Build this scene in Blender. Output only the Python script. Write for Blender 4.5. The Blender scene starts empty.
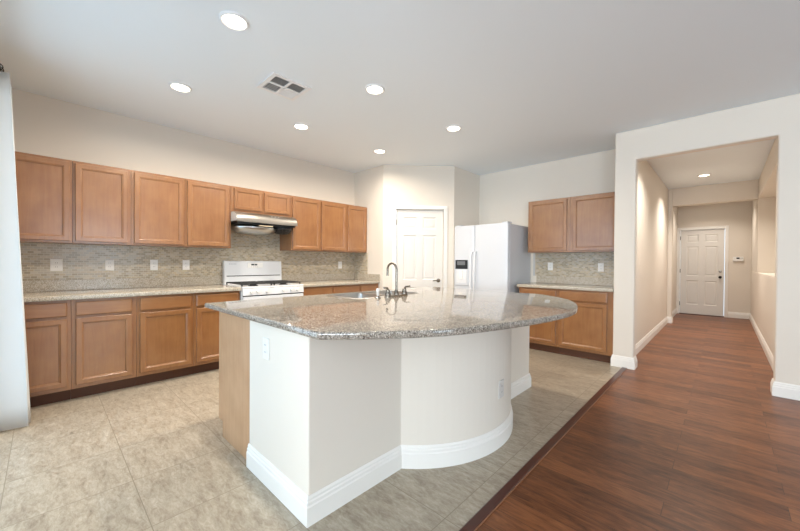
import bpy, bmesh, math, random
from mathutils import Vector, Matrix

random.seed(4)
SC = bpy.context.scene
COL = SC.collection
PI = math.pi

# ------------------------------------------------------------------ camera
F_PX, PITCH, ROLL, YAW, CAM_H, CAM_X = 339.874, -0.0088, 0.0066, 0.7619, 1.2089, 4.6376
cam_data = bpy.data.cameras.new('camera')
cam = bpy.data.objects.new('camera', cam_data)
COL.objects.link(cam)
_s, _c = math.sin(YAW), math.cos(YAW)
_sp, _cp = math.sin(PITCH), math.cos(PITCH)
_sr, _cr = math.sin(ROLL), math.cos(ROLL)
fwd = Vector((-_s * _cp, _c * _cp, _sp))
right0 = Vector((_c, _s, 0))
up0 = Vector((_s * _sp, -_c * _sp, _cp))
right = right0 * _cr + up0 * _sr
up = up0 * _cr - right0 * _sr
m = Matrix((right, up, -fwd)).transposed().to_4x4()
m.translation = Vector((CAM_X, 0, CAM_H))
cam.matrix_world = m
cam_data.sensor_width = 36
cam_data.lens = F_PX / 800 * 36
cam_data.clip_start = 0.02
SC.camera = cam

# ------------------------------------------------------------------ world, daylight, exposure
SC.view_settings.view_transform = 'Standard'
SC.view_settings.look = 'None'
SC.view_settings.gamma = 1
SC.view_settings.use_curve_mapping = False
SC.view_settings.exposure = 0.31

world = bpy.data.worlds.new('sky')
SC.world = world
world.use_nodes = True
bg = world.node_tree.nodes['Background']
bg.inputs[0].default_value = (0.72, 0.86, 1.0, 1)
bg.inputs[1].default_value = 1.2


def daylight(name, loc, direction, sx, sy, power, col):
    l = bpy.data.lights.new(name, 'AREA')
    l.shape = 'RECTANGLE'
    l.size, l.size_y, l.energy, l.color = sx, sy, power, col
    o = bpy.data.objects.new(name, l)
    o.rotation_euler = Vector(direction).to_track_quat('-Z', 'Z').to_euler()
    o.location = loc
    COL.objects.link(o)
    return o


# daylight just outside the panes of the patio door and of the living room windows
daylight('patio_daylight', (2.02, -0.55, 1.24), (0, 1, 0.2), 1.84, 2.3, 27, (0.47, 0.75, 1.0))
daylight('window_daylight', (5.3, -4.80, 1.40), (0, 1, 1.2), 1.9, 1.6, 245, (0.76, 0.89, 1.0))
daylight('window_daylight', (7.9, -4.80, 1.40), (0, 1, 1.2), 1.9, 1.6, 245, (0.76, 0.89, 1.0))
daylight('window_daylight', (9.80, 1.2, 1.40), (-1, 0, 0.6), 1.9, 1.6, 58, (0.66, 0.84, 1.0))
KITCHEN_LAMP_W = 15
HALL_LAMP_W = 19
LAMP_COL = (1.0, 0.90, 0.77)
HALL_COL = (1.0, 0.93, 0.84)


# ------------------------------------------------------------------ materials
def lin(c):
    return tuple(((v / 255) / 12.92 if v / 255 <= 0.04045 else ((v / 255 + 0.055) / 1.055) ** 2.4) for v in c) + (1,)


def mat(name, col, rough=0.5, metal=0.0, spec=0.5, bump=None, bump_scale=200, emit=None, mottled=0.0, mscale=6, coat=0.0):
    mt = bpy.data.materials.new(name)
    mt.use_nodes = True
    nt = mt.node_tree
    b = nt.nodes['Principled BSDF']
    b.inputs['Base Color'].default_value = lin(col)
    b.inputs['Roughness'].default_value = rough
    b.inputs['Metallic'].default_value = metal
    b.inputs['Specular IOR Level'].default_value = spec
    b.inputs['Coat Weight'].default_value = coat
    if emit:
        b.inputs['Emission Color'].default_value = lin(emit[0])
        b.inputs['Emission Strength'].default_value = emit[1]
    tc = nt.nodes.new('ShaderNodeNewGeometry')
    if mottled:
        n = nt.nodes.new('ShaderNodeTexNoise')
        n.inputs['Scale'].default_value = mscale
        n.inputs['Detail'].default_value = 4
        nt.links.new(tc.outputs['Position'], n.inputs['Vector'])
        r = nt.nodes.new('ShaderNodeMix')
        r.data_type = 'RGBA'
        r.inputs['A'].default_value = lin(tuple(max(0, v * (1 - mottled)) for v in col))
        r.inputs['B'].default_value = lin(tuple(min(255, v * (1 + mottled)) for v in col))
        nt.links.new(n.outputs['Fac'], r.inputs['Factor'])
        nt.links.new(r.outputs['Result'], b.inputs['Base Color'])
    if bump:
        n = nt.nodes.new('ShaderNodeTexNoise')
        n.inputs['Scale'].default_value = bump_scale
        n.inputs['Detail'].default_value = 3
        nt.links.new(tc.outputs['Position'], n.inputs['Vector'])
        bp = nt.nodes.new('ShaderNodeBump')
        bp.inputs['Strength'].default_value = bump
        bp.inputs['Distance'].default_value = 0.002
        nt.links.new(n.outputs['Fac'], bp.inputs['Height'])
        nt.links.new(bp.outputs['Normal'], b.inputs['Normal'])
    return mt


class NT:
    """small helper for node materials"""
    def __init__(self, name):
        self.m = bpy.data.materials.new(name)
        self.m.use_nodes = True
        self.t = self.m.node_tree
        self.b = self.t.nodes['Principled BSDF']

    def n(self, kind, **kw):
        nd = self.t.nodes.new('ShaderNode' + kind)
        for k, v in kw.items():
            setattr(nd, k, v)
        return nd

    def l(self, a, b):
        self.t.links.new(a, b)

    def pos(self):
        return self.n('NewGeometry').outputs['Position']

    def mapped(self, scale=(1, 1, 1), loc=(0, 0, 0), rot=(0, 0, 0), src=None):
        mp = self.n('Mapping')
        mp.inputs['Scale'].default_value = scale
        mp.inputs['Location'].default_value = loc
        mp.inputs['Rotation'].default_value = rot
        self.l(src if src else self.pos(), mp.inputs['Vector'])
        return mp.outputs['Vector']

    def noise(self, vec, scale, detail=4, rough=0.5, dist=0.0):
        n = self.n('TexNoise')
        n.inputs['Scale'].default_value = scale
        n.inputs['Detail'].default_value = detail
        n.inputs['Roughness'].default_value = rough
        n.inputs['Distortion'].default_value = dist
        self.l(vec, n.inputs['Vector'])
        return n.outputs['Fac']

    def ramp(self, fac, stops):
        r = self.n('ValToRGB')
        els = r.color_ramp.elements
        while len(els) < len(stops):
            els.new(0.5)
        for e, (p, c) in zip(els, stops):
            e.position = p
            e.color = lin(c)
        self.l(fac, r.inputs['Fac'])
        return r.outputs['Color']

    def mix(self, fac, a, b, mode='MIX'):
        x = self.n('Mix', data_type='RGBA', blend_type=mode)
        if isinstance(fac, (int, float)):
            x.inputs['Factor'].default_value = fac
        else:
            self.l(fac, x.inputs['Factor'])
        for s, v in (('A', a), ('B', b)):
            if isinstance(v, tuple):
                x.inputs[s].default_value = lin(v)
            else:
                self.l(v, x.inputs[s])
        return x.outputs['Result']

    def math(self, op, a, b=None):
        x = self.n('Math', operation=op)
        for i, v in enumerate((a, b)):
            if v is None:
                continue
            if isinstance(v, (int, float)):
                x.inputs[i].default_value = v
            else:
                self.l(v, x.inputs[i])
        return x.outputs[0]

    def bump(self, h, strength, dist=0.002):
        bp = self.n('Bump')
        bp.inputs['Strength'].default_value = strength
        bp.inputs['Distance'].default_value = dist
        self.l(h, bp.inputs['Height'])
        self.l(bp.outputs['Normal'], self.b.inputs['Normal'])

    def fin(self, col=None, rough=0.5, spec=0.5, coat=0.0):
        if col is not None:
            self.l(col, self.b.inputs['Base Color'])
        if isinstance(rough, (int, float)):
            self.b.inputs['Roughness'].default_value = rough
        else:
            self.l(rough, self.b.inputs['Roughness'])
        self.b.inputs['Specular IOR Level'].default_value = spec
        self.b.inputs['Coat Weight'].default_value = coat
        return self.m


def wood_mat(name, dark, light, rough=0.38, along='z', coat=0.0):
    k = NT(name)
    sc = {'z': (14, 14, 1.1), 'x': (1.1, 14, 14), 'y': (14, 1.1, 14)}[along]
    oi = k.n('ObjectInfo')
    cx = k.n('CombineXYZ')
    r10 = k.math('MULTIPLY', oi.outputs['Random'], 17.0)
    k.l(r10, cx.inputs[0])
    k.l(r10, cx.inputs[2])
    va = k.n('VectorMath', operation='ADD')
    k.l(k.pos(), va.inputs[0])
    k.l(cx.outputs[0], va.inputs[1])
    grain = k.noise(k.mapped(sc, src=va.outputs[0]), 3.0, 6, 0.6, 0.6)
    blot = k.noise(va.outputs[0], 5.0, 3, 0.5)
    f = k.math('ADD', k.math('MULTIPLY', grain, 0.45), k.math('MULTIPLY', blot, 0.55))
    c = k.ramp(f, [(0.32, dark), (0.68, light)])
    k.bump(grain, 0.03)
    k.b.inputs['Coat Roughness'].default_value = 0.22
    k.b.inputs['Coat IOR'].default_value = 1.6
    return k.fin(c, rough, 0.5, coat)


def granite_mat(name, base, dark, light, rough=0.07, specks=(0.36, 0.44, 0.66, 0.72)):
    k = NT(name)
    p = k.pos()
    v = k.n('TexVoronoi')
    v.inputs['Scale'].default_value = 250
    k.l(p, v.inputs['Vector'])
    sep = k.n('SeparateColor')
    k.l(v.outputs['Color'], sep.inputs[0])
    big = k.noise(p, 28, 5, 0.65)
    f = k.math('ADD', k.math('MULTIPLY', sep.outputs[0], 0.6), k.math('MULTIPLY', big, 0.4))
    a, b, c, d = specks
    col = k.ramp(f, [(a - 0.1, dark), (b, tuple((x * 2 + y) / 3 for x, y in zip(base, dark))), (0.54, base), (c, base), (d, light)])
    return k.fin(col, rough, 0.55)


def mosaic_mat(name, axis):
    k = NT(name)
    sep = k.n('SeparateXYZ')
    k.l(k.pos(), sep.inputs[0])
    cb = k.n('CombineXYZ')
    k.l(sep.outputs[1 if axis == 'x' else 0], cb.inputs[0])
    k.l(sep.outputs[2], cb.inputs[1])
    br = k.n('TexBrick')
    br.offset = 0.5
    br.inputs['Scale'].default_value = 1.0
    br.inputs['Brick Width'].default_value = 0.042
    br.inputs['Row Height'].default_value = 0.0212
    br.inputs['Mortar Size'].default_value = 0.0016
    br.inputs['Mortar Smooth'].default_value = 0.1
    br.inputs['Bias'].default_value = 0.0
    br.inputs['Color1'].default_value = (0, 0, 0, 1)
    br.inputs['Color2'].default_value = (1, 1, 1, 1)
    br.inputs['Mortar'].default_value = (0.5, 0.5, 0.5, 1)
    k.l(cb.outputs[0], br.inputs['Vector'])
    tile = k.ramp(br.outputs['Color'], [(0.0, (162, 149, 128)), (0.3, (176, 163, 143)), (0.55, (200, 181, 153)), (0.78, (186, 177, 163)), (1.0, (210, 196, 174))])
    vein = k.noise(k.pos(), 90, 3)
    tile = k.mix(k.math('MULTIPLY', vein, 0.35), tile, (150, 138, 116))
    col = k.mix(br.outputs['Fac'], tile, (202, 194, 174))
    k.bump(k.math('SUBTRACT', 1.0, br.outputs['Fac']), 0.5, 0.0015)
    return k.fin(col, 0.22, 0.5)


def tile_floor_mat():
    k = NT('travertine_floor_tile')
    p = k.pos()
    sep = k.n('SeparateXYZ')
    k.l(p, sep.inputs[0])
    br = k.n('TexBrick')
    br.offset = 0.0
    br.inputs['Scale'].default_value = 1.0
    br.inputs['Brick Width'].default_value = 0.465
    br.inputs['Row Height'].default_value = 0.485
    br.inputs['Mortar Size'].default_value = 0.0022
    br.inputs['Mortar Smooth'].default_value = 0.3
    br.inputs['Color1'].default_value = (0, 0, 0, 1)
    br.inputs['Color2'].default_value = (1, 1, 1, 1)
    k.l(k.mapped(loc=(-2.30 + 0.465 * 5, -0.337 + 0.485 * 2, 0)), br.inputs['Vector'])
    # long cloudy travertine bands run along X, shifted tile by tile
    cb = k.n('CombineXYZ')
    k.l(k.math('MULTIPLY', br.outputs['Color'], 9.0), cb.inputs[1])
    va = k.n('VectorMath', operation='ADD')
    k.l(p, va.inputs[0])
    k.l(cb.outputs[0], va.inputs[1])
    n1 = k.noise(k.mapped((3.2, 9, 1), src=va.outputs[0]), 2.0, 7, 0.68, 0.8)
    n2 = k.noise(k.mapped((10, 26, 1), src=va.outputs[0]), 2.4, 6, 0.75, 0.8)
    f = k.math('ADD', k.math('MULTIPLY', n1, 0.5), k.math('MULTIPLY', n2, 0.5))
    col = k.ramp(f, [(0.33, (130, 115, 97)), (0.45, (163, 149, 130)), (0.56, (182, 170, 151)), (0.68, (202, 192, 176))])
    col = k.mix(br.outputs['Fac'], col, (140, 127, 108))
    k.bump(k.math('SUBTRACT', f, br.outputs['Fac']), 0.12, 0.002)
    return k.fin(col, 0.30, 0.4)


def plank_floor_mat():
    k = NT('walnut_plank_floor')
    p = k.pos()
    br = k.n('TexBrick')
    br.offset = 0.37
    br.inputs['Scale'].default_value = 1.0
    br.inputs['Brick Width'].default_value = 1.22
    br.inputs['Row Height'].default_value = 0.128
    br.inputs['Mortar Size'].default_value = 0.0012
    br.inputs['Mortar Smooth'].default_value = 0.2
    br.inputs['Color1'].default_value = (0, 0, 0, 1)
    br.inputs['Color2'].default_value = (1, 1, 1, 1)
    k.l(p, br.inputs['Vector'])
    cb = k.n('CombineXYZ')
    k.l(k.math('MULTIPLY', br.outputs['Color'], 23.0), cb.inputs[0])
    k.l(k.math('MULTIPLY', br.outputs['Color'], 7.0), cb.inputs[1])
    va = k.n('VectorMath', operation='ADD')
    k.l(p, va.inputs[0])
    k.l(cb.outputs[0], va.inputs[1])
    g1 = k.noise(k.mapped((2.6, 13, 1), src=va.outputs[0]), 1.9, 7, 0.68, 1.4)
    g2 = k.noise(k.mapped((5, 90, 1), src=va.outputs[0]), 1.5, 4, 0.6)
    f = k.math('ADD', k.math('MULTIPLY', g1, 0.6), k.math('MULTIPLY', g2, 0.25))
    f = k.math('ADD', f, k.math('MULTIPLY', br.outputs['Color'], 0.15))
    col = k.ramp(f, [(0.30, (58, 31, 18)), (0.43, (102, 59, 35)), (0.57, (134, 82, 50)), (0.74, (160, 104, 66))])
    col = k.mix(br.outputs['Fac'], col, (50, 28, 18))
    k.bump(k.math('SUBTRACT', k.math('ADD', g2, g1), br.outputs['Fac']), 0.25, 0.002)
    return k.fin(col, 0.36, 0.4)


def glass_mat():
    k = NT('window_glass')
    t = k.t
    tr = k.n('BsdfTransparent')
    gl = k.n('BsdfGlossy')
    gl.inputs['Roughness'].default_value = 0.0
    mx = k.n('MixShader')
    mx.inputs[0].default_value = 0.06
    k.l(tr.outputs[0], mx.inputs[1])
    k.l(gl.outputs[0], mx.inputs[2])
    k.l(mx.outputs[0], t.nodes['Material Output'].inputs['Surface'])
    return k.m


M = dict(
    wall=mat('wall_paint', (229, 220, 208), 0.85, spec=0.2, bump=0.12, bump_scale=120),
    ceiling=mat('ceiling_paint', (238, 244, 248), 0.9, spec=0.15, bump=0.15, bump_scale=90),
    trim=mat('white_trim_paint', (240, 236, 230), 0.45),
    door=mat('white_door_paint', (226, 222, 216), 0.45),
    cab=wood_mat('honey_maple', (138, 90, 50), (162, 112, 67), 0.34, coat=0.85),
    cabrail=wood_mat('honey_maple_crosswise', (138, 90, 50), (162, 112, 67), 0.34, along='y', coat=0.85),
    panel=wood_mat('pale_maple_end_panel', (178, 136, 100), (198, 158, 122), 0.42),
    toe=mat('toe_kick_brown', (92, 56, 34), 0.6),
    granite=granite_mat('speckled_granite', (160, 151, 139), (80, 69, 60), (200, 190, 178), 0.055, (0.34, 0.41, 0.66, 0.76)),
    granite2=granite_mat('beige_granite', (194, 183, 166), (158, 145, 126), (212, 204, 190), 0.14),
    mosaic_x=mosaic_mat('mosaic_tile', 'x'),
    mosaic_y=mosaic_mat('mosaic_tile_crosswise', 'y'),
    tile=tile_floor_mat(),
    plank=plank_floor_mat(),
    strip=mat('mahogany_strip', (74, 32, 20), 0.3, mottled=0.12, mscale=30),
    stripedge=mat('pale_strip_edge', (140, 94, 66), 0.4),
    white=mat('white_enamel', (228, 229, 231), 0.22),
    fridge=mat('white_fridge_enamel', (212, 215, 220), 0.2, bump=0.03, bump_scale=400),
    fridgeside=mat('textured_fridge_side', (214, 216, 220), 0.5, bump=0.1, bump_scale=400),
    plastic=mat('white_plastic', (238, 236, 232), 0.4),
    plastic_grey=mat('grey_plastic', (192, 190, 188), 0.4),
    slot=mat('socket_slot_grey', (120, 116, 112), 0.6),
    black=mat('black_enamel', (18, 18, 19), 0.35),
    iron=mat('cast_iron', (26, 26, 27), 0.6),
    screen=mat('dark_display', (38, 42, 46), 0.2),
    screen2=mat('dispenser_panel_grey', (112, 116, 120), 0.35),
    steel=mat('brushed_steel', (196, 194, 190), 0.28, metal=1.0),
    steel_dark=mat('dark_steel_mesh', (88, 84, 80), 0.4, metal=0.9),  # darker steel for cage ribs, hood brackets and sink drains
    nickel=mat('brushed_nickel', (132, 124, 114), 0.26, metal=1.0),
    bronze=mat('dark_bronze', (52, 44, 38), 0.4, metal=0.8),
    curtain=None,
    vent=mat('white_vent_metal', (240, 240, 240), 0.5),
    duct=mat('dark_duct', (136, 136, 138), 0.8),
    lens=mat('lamp_lens', (255, 244, 224), 0.5, emit=((255, 240, 214), 9.0)),
    glass=glass_mat(),
    plate=mat('pale_grey_plate', (212, 207, 201), 0.5),
    patio=mat('patio_concrete', (176, 170, 160), 0.9, mottled=0.06),
    logo=mat('grey_print', (176, 180, 186), 0.5),
)
_c = NT('white_curtain_cloth')
_w = _c.noise(_c.mapped((60, 60, 4)), 4, 3)
_c.bump(_w, 0.06)
_c.b.inputs['Base Color'].default_value = lin((240, 238, 235))
_c.b.inputs['Roughness'].default_value = 0.85
_tl = _c.n('BsdfTranslucent')
_tl.inputs[0].default_value = lin((238, 236, 233))
_mx = _c.n('MixShader')
_mx.inputs[0].default_value = 0.3
_c.l(_c.b.outputs[0], _mx.inputs[1])
_c.l(_tl.outputs[0], _mx.inputs[2])
_c.l(_mx.outputs[0], _c.t.nodes['Material Output'].inputs['Surface'])
M['curtain'] = _c.m


# ------------------------------------------------------------------ mesh building
class MB:
    """collects shapes in world (or xf-local) coordinates; build() links them as ONE mesh object"""
    def __init__(self, xf=None):
        self.bm = bmesh.new()
        self.xf = xf

    def v(self, p):
        p = Vector(p)
        return self.bm.verts.new(self.xf @ p if self.xf else p)

    def face(self, vs):
        try:
            return self.bm.faces.new(vs)
        except ValueError:
            return None

    def box(self, x0, x1, y0, y1, z0, z1):
        if x0 > x1: x0, x1 = x1, x0
        if y0 > y1: y0, y1 = y1, y0
        if z0 > z1: z0, z1 = z1, z0
        p = [self.v((x, y, z)) for z in (z0, z1) for x, y in ((x0, y0), (x1, y0), (x1, y1), (x0, y1))]
        for f in ((3, 2, 1, 0), (4, 5, 6, 7), (0, 1, 5, 4), (1, 2, 6, 5), (2, 3, 7, 6), (3, 0, 4, 7)):
            self.face([p[i] for i in f])
        return self

    def loops(self, loops, cap0=True, cap1=True, closed=True):
        rings = [[self.v(p) for p in lp] for lp in loops]
        for a, b in zip(rings, rings[1:]):
            n = len(a)
            for i in range(n if closed else n - 1):
                self.face([a[i], a[(i + 1) % n], b[(i + 1) % n], b[i]])
        if cap0: self.face(rings[0][::-1])
        if cap1: self.face(rings[-1])
        return rings

    def prism(self, poly, axis, a, b):
        """poly of 2D points extruded along axis from a to b"""
        def P(q, t):
            return {'x': (t, q[0], q[1]), 'y': (q[0], t, q[1]), 'z': (q[0], q[1], t)}[axis]
        self.loops([[P(q, a) for q in poly], [P(q, b) for q in poly]])
        return self

    def tube(self, pts, r, n=12, caps=True):
        pts = [Vector(p) for p in pts]
        rs = r if isinstance(r, (list, tuple)) else [r] * len(pts)
        t = (pts[1] - pts[0]).normalized()
        u = t.orthogonal().normalized()
        loops = []
        for i, p in enumerate(pts):
            if i == 0: t2 = pts[1] - pts[0]
            elif i == len(pts) - 1: t2 = pts[-1] - pts[-2]
            else: t2 = (pts[i + 1] - p).normalized() + (p - pts[i - 1]).normalized()
            t2.normalize()
            u = (u - t2 * u.dot(t2)).normalized()
            w = t2.cross(u)
            loops.append([p + (u * math.cos(2 * PI * k / n) + w * math.sin(2 * PI * k / n)) * rs[i] for k in range(n)])
        self.loops(loops, caps, caps)
        return self

    def lathe(self, prof, origin, axis=(0, 0, 1), n=24, caps=True):
        """prof: (radius, height) along axis from origin"""
        o = Vector(origin); a = Vector(axis).normalized()
        u = a.orthogonal().normalized(); w = a.cross(u)
        self.loops([[o + a * h + (u * math.cos(2 * PI * k / n) + w * math.sin(2 * PI * k / n)) * max(r, 1e-4) for k in range(n)] for r, h in prof], caps, caps)
        return self

    def build(self, name, material, parent=None, bevel=0.0, smooth=False, origin=None, segs=2):
        bm = self.bm
        bmesh.ops.recalc_face_normals(bm, faces=bm.faces)
        if origin is None:
            if parent is not None:
                origin = world_loc(parent)
            else:
                xs = [v.co for v in bm.verts]
                origin = Vector(((min(p.x for p in xs) + max(p.x for p in xs)) / 2, (min(p.y for p in xs) + max(p.y for p in xs)) / 2, min(p.z for p in xs)))
        origin = Vector(origin)
        bmesh.ops.translate(bm, vec=-origin, verts=bm.verts)
        me = bpy.data.meshes.new(name)
        bm.to_mesh(me)
        bm.free()
        me.materials.append(material)
        o = bpy.data.objects.new(name, me)
        COL.objects.link(o)
        if parent is not None:
            o.parent = parent
            o.location = origin - world_loc(parent)
        else:
            o.location = origin
        if smooth:
            me.shade_smooth()
            me.set_sharp_from_angle(angle=math.radians(38))
        if bevel:
            b = o.modifiers.new('bevel', 'BEVEL')
            b.width = bevel
            b.segments = segs
            b.limit_method = 'ANGLE'
            b.angle_limit = math.radians(40)
            b.harden_normals = False
        return o


def world_loc(o):
    l = Vector(o.location)
    while o.parent is not None:
        o = o.parent
        l += Vector(o.location)
    return l


def tag(o, label, cat, group=None, kind=None):
    o['label'] = label
    if cat: o['category'] = cat
    if group: o['group'] = group
    if kind: o['kind'] = kind
    return o


def thing(name, loc, label, cat, group=None, kind=None):
    o = bpy.data.objects.new(name, None)
    o.empty_display_size = 0.1
    o.location = loc
    COL.objects.link(o)
    return tag(o, label, cat, group, kind)


def struct(name, mb, material, label, cat, bevel=0.0, parent=None, smooth=False):
    o = mb.build(name, material, parent, bevel, smooth)
    if parent is None:
        tag(o, label, cat, kind='structure')
    return o


def copy_tree(o, parent=None, off=None):
    c = o.copy()
    COL.objects.link(c)
    if parent is not None: c.parent = parent
    if off is not None: c.location = Vector(o.location) + Vector(off)
    for ch in [x for x in COL.objects if x.parent == o]:
        copy_tree(ch, c)
    return c


def sweep(mb, path, prof, closed=False):
    """prof (out, z) swept along a plan polyline, out = to the right of travel, mitred"""
    pts = [Vector((p[0], p[1])) for p in path]
    n = len(pts)
    loops = []
    for i in range(n):
        def nrm(a, b):
            d = (b - a).normalized()
            return Vector((d.y, -d.x))
        if closed or 0 < i < n - 1:
            n1, n2 = nrm(pts[i - 1], pts[i]), nrm(pts[i], pts[(i + 1) % n])
            k = n1 + n2
            k = k / max(0.2, (k.length_squared / 2))
        elif i == 0: k = nrm(pts[0], pts[1])
        else: k = nrm(pts[-2], pts[-1])
        loops.append([(pts[i].x + k.x * q[0], pts[i].y + k.y * q[0], q[1]) for q in prof])
    mb.loops(loops)
    return mb


BASE_PROF = [(0, 0), (0.016, 0), (0.016, 0.086), (0.012, 0.092), (0.012, 0.106), (0.008, 0.112), (0.008, 0.122), (0.003, 0.132), (0, 0.132)]


def frame_xf(origin, e_u, e_n):
    """local (u, out, z) -> world"""
    u = Vector((e_u[0], e_u[1], 0)).normalized()
    nn = Vector((e_n[0], e_n[1], 0)).normalized()
    mt = Matrix((u, nn, Vector((0, 0, 1)))).transposed().to_4x4()
    mt.translation = Vector(origin)
    return mt


# ------------------------------------------------------------------ dimensions
CEIL = 2.75
WT = 0.12
P1 = (0.7142, 3.7164)
P2 = (1.5051, 4.5261)
YF = 5.2965                 # fridge wall
YO = 4.6667                 # face of the wall with the hall opening
XS = 3.688                   # left edge of that wall
XJ, XK, ZO = 3.895, 4.986, 2.403
XHL, XHR = 3.79, 5.0685
YJOG, YEND = 8.88, 10.83
YB = -0.30                  # wall with the patio door
XT = 3.790                  # where the tile ends

# ------------------------------------------------------------------ the setting
struct('floor_tile', MB().box(-0.15, XT, -5.0, YF + 0.15, -0.08, 0.0), M['tile'], 'mottled beige travertine tile floor of the kitchen', 'floor')
b = MB().box(XT, 9.75, -5.0, YEND + 0.3, -0.08, 0.0)
struct('floor_wood', b, M['plank'], 'dark walnut brown plank floor running into the hall', 'floor')
b = MB()
b.prism([(XT - 0.004, 0), (XT + 0.046, 0), (XT + 0.046, 0.006), (XT + 0.042, 0.008), (XT + 0.002, 0.008), (XT - 0.004, 0.004)], 'y', -4.6, YO - 0.017)
struct('trim_1', b, M['strip'], 'dark reddish transition strip between the tile and the wood floor', 'floor strip')
b = MB().box(XT + 0.0462, XT + 0.0495, -4.6, YO - 0.017, 0, 0.0065)
struct('trim_2', b, M['stripedge'], 'thin pale edge line along the dark floor strip', 'floor strip')

b = MB().box(-0.15, 9.75, -5.0, YEND + 0.3, CEIL, CEIL + 0.1)
struct('ceiling', b, M['ceiling'], 'plain light grey painted ceiling', 'ceiling')

struct('wall_left', MB().box(-WT, 0, YB - 0.15, P1[1], 0, CEIL), M['wall'], 'cream wall behind the long row of maple cabinets', 'wall')
# pantry box in the corner: one solid block of wall with a recess for its door
dv = (Vector(P2) - Vector(P1)); LP = dv.length; du = dv.normalized(); dn = Vector((du.y, -du.x))
DXF = frame_xf((P1[0], P1[1], 0), du, dn)
DL0, DL1, DH = 0.208, 0.966, 2.055      # door opening along the angled wall
b = MB()
q = lambda u, o: (P1[0] + du.x * u + dn.x * o, P1[1] + du.y * u + dn.y * o)
b.prism([(-WT, P1[1]), P1, q(DL0, 0), q(DL0, -0.11), (-WT, P1[1] + 0.11)], 'z', 0, CEIL)
b.prism([q(DL1, 0), P2, (P2[0], YF), (P2[0] - 0.11, YF), (P2[0] - 0.11, P2[1] + 0.06), q(DL1, -0.11)], 'z', 0, CEIL)
b.prism([q(DL0, 0), q(DL1, 0), q(DL1, -0.11), q(DL0, -0.11)], 'z', DH, CEIL)
struct('wall_pantry', b, M['wall'], 'angled cream corner walls around the white pantry door', 'wall')
struct('wall_back', MB().box(P2[0] - 0.11, XS, YF, YF + WT, 0, CEIL), M['wall'], 'cream wall behind the white refrigerator', 'wall')
# wall with the hall opening
b = MB()
b.prism([(XS, 0), (XJ, 0), (XJ, ZO), (XK, ZO), (XK, 0), (9.6, 0), (9.6, CEIL), (XS, CEIL)], 'y', YO, YO + 0.13)
b.box(XS, XHL, YO + 0.13, YF + WT, 0, CEIL)
struct('wall_opening', b, M['wall'], 'white wall with the tall opening into the hallway', 'wall', bevel=0.012)
# hallway
b = MB().box(XHL - WT, XHL, YF + WT, YEND, 0, CEIL)
b.box(XHL, 3.86, YJOG, YJOG + 0.18, 0, CEIL)
struct('wall_hall_left', b, M['wall'], 'left wall of the hallway with a shallow jog near its end', 'wall', bevel=0.008)
b = MB()
N0, N1, NZ0, NZ1, ND = 5.55, 8.86, 1.07, 2.40, 0.42
b.box(XHR, XHR + ND + 0.1, YO + 0.13, YEND, 0, NZ0)
b.box(XHR, XHR + ND + 0.1, YO + 0.13, YEND, NZ1, CEIL)
b.box(XHR, XHR + ND + 0.1, YO + 0.13, N0, NZ0, NZ1)
b.box(XHR, XHR + ND + 0.1, N1, YEND, NZ0, NZ1)
b.box(XHR + ND, XHR + ND + 0.1, N0, N1, NZ0, NZ1)
struct('wall_hall_right', b, M['wall'], 'right wall of the hallway with a wide niche above a half wall', 'wall', bevel=0.006)
struct('wall_hall_beam', MB().box(3.8605, XHR - 0.0005, YJOG + 0.001, YJOG + 0.18, 2.40, CEIL - 0.0005), M['wall'], 'dropped beam across the hallway before the far door', 'wall', bevel=0.006)
E0, E1, EH = 3.845, 4.645, 2.045
b = MB()
b.box(XHL - WT, E0, YEND, YEND + WT, 0, CEIL)
b.box(E1, XHR + 0.5, YEND, YEND + WT, 0, CEIL)
b.box(E0, E1, YEND, YEND + WT, EH, CEIL)
struct('wall_hall_end', b, M['wall'], 'end wall of the hallway around the white door', 'wall')
# patio wall and the living room behind the camera
S0, S1, SZ = 1.10, 2.94, 2.43
b = MB()
b.box(0, S0, YB - 0.15, YB, 0, CEIL)
b.box(S1, 3.45, YB - 0.15, YB, 0, CEIL)
b.box(S0, S1, YB - 0.15, YB, SZ, CEIL)
struct('wall_patio', b, M['wall'], 'wall with the glass patio door beside the white curtain', 'wall')
struct('wall_living_left', MB().box(3.33, 3.45, -4.6, YB - 0.15, 0, CEIL), M['wall'], 'living room wall behind the patio wall', 'wall')


def window_wall(fixed_axis, a, a2, lo, hi, wins, z0, z1):
    b = MB()
    def bx(p, q_, za, zb):
        if fixed_axis == 'y': b.box(p, q_, a, a2, za, zb)
        else: b.box(a, a2, p, q_, za, zb)
    cur = lo
    for w0, w1 in wins:
        bx(cur, w0, 0, CEIL); bx(w0, w1, 0, z0); bx(w0, w1, z1, CEIL); cur = w1
    bx(cur, hi, 0, CEIL)
    return b


struct('wall_front', window_wall('y', -4.6, -4.45, 3.33, 9.6, [(4.35, 6.25), (6.95, 8.85)], 0.6, 2.3), M['wall'], 'living room wall with two windows behind the camera', 'wall')
struct('wall_right', window_wall('x', 9.45, 9.6, -4.45, YO, [(0.25, 2.15)], 0.6, 2.3), M['wall'], 'far right living room wall with one window', 'wall')


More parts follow.
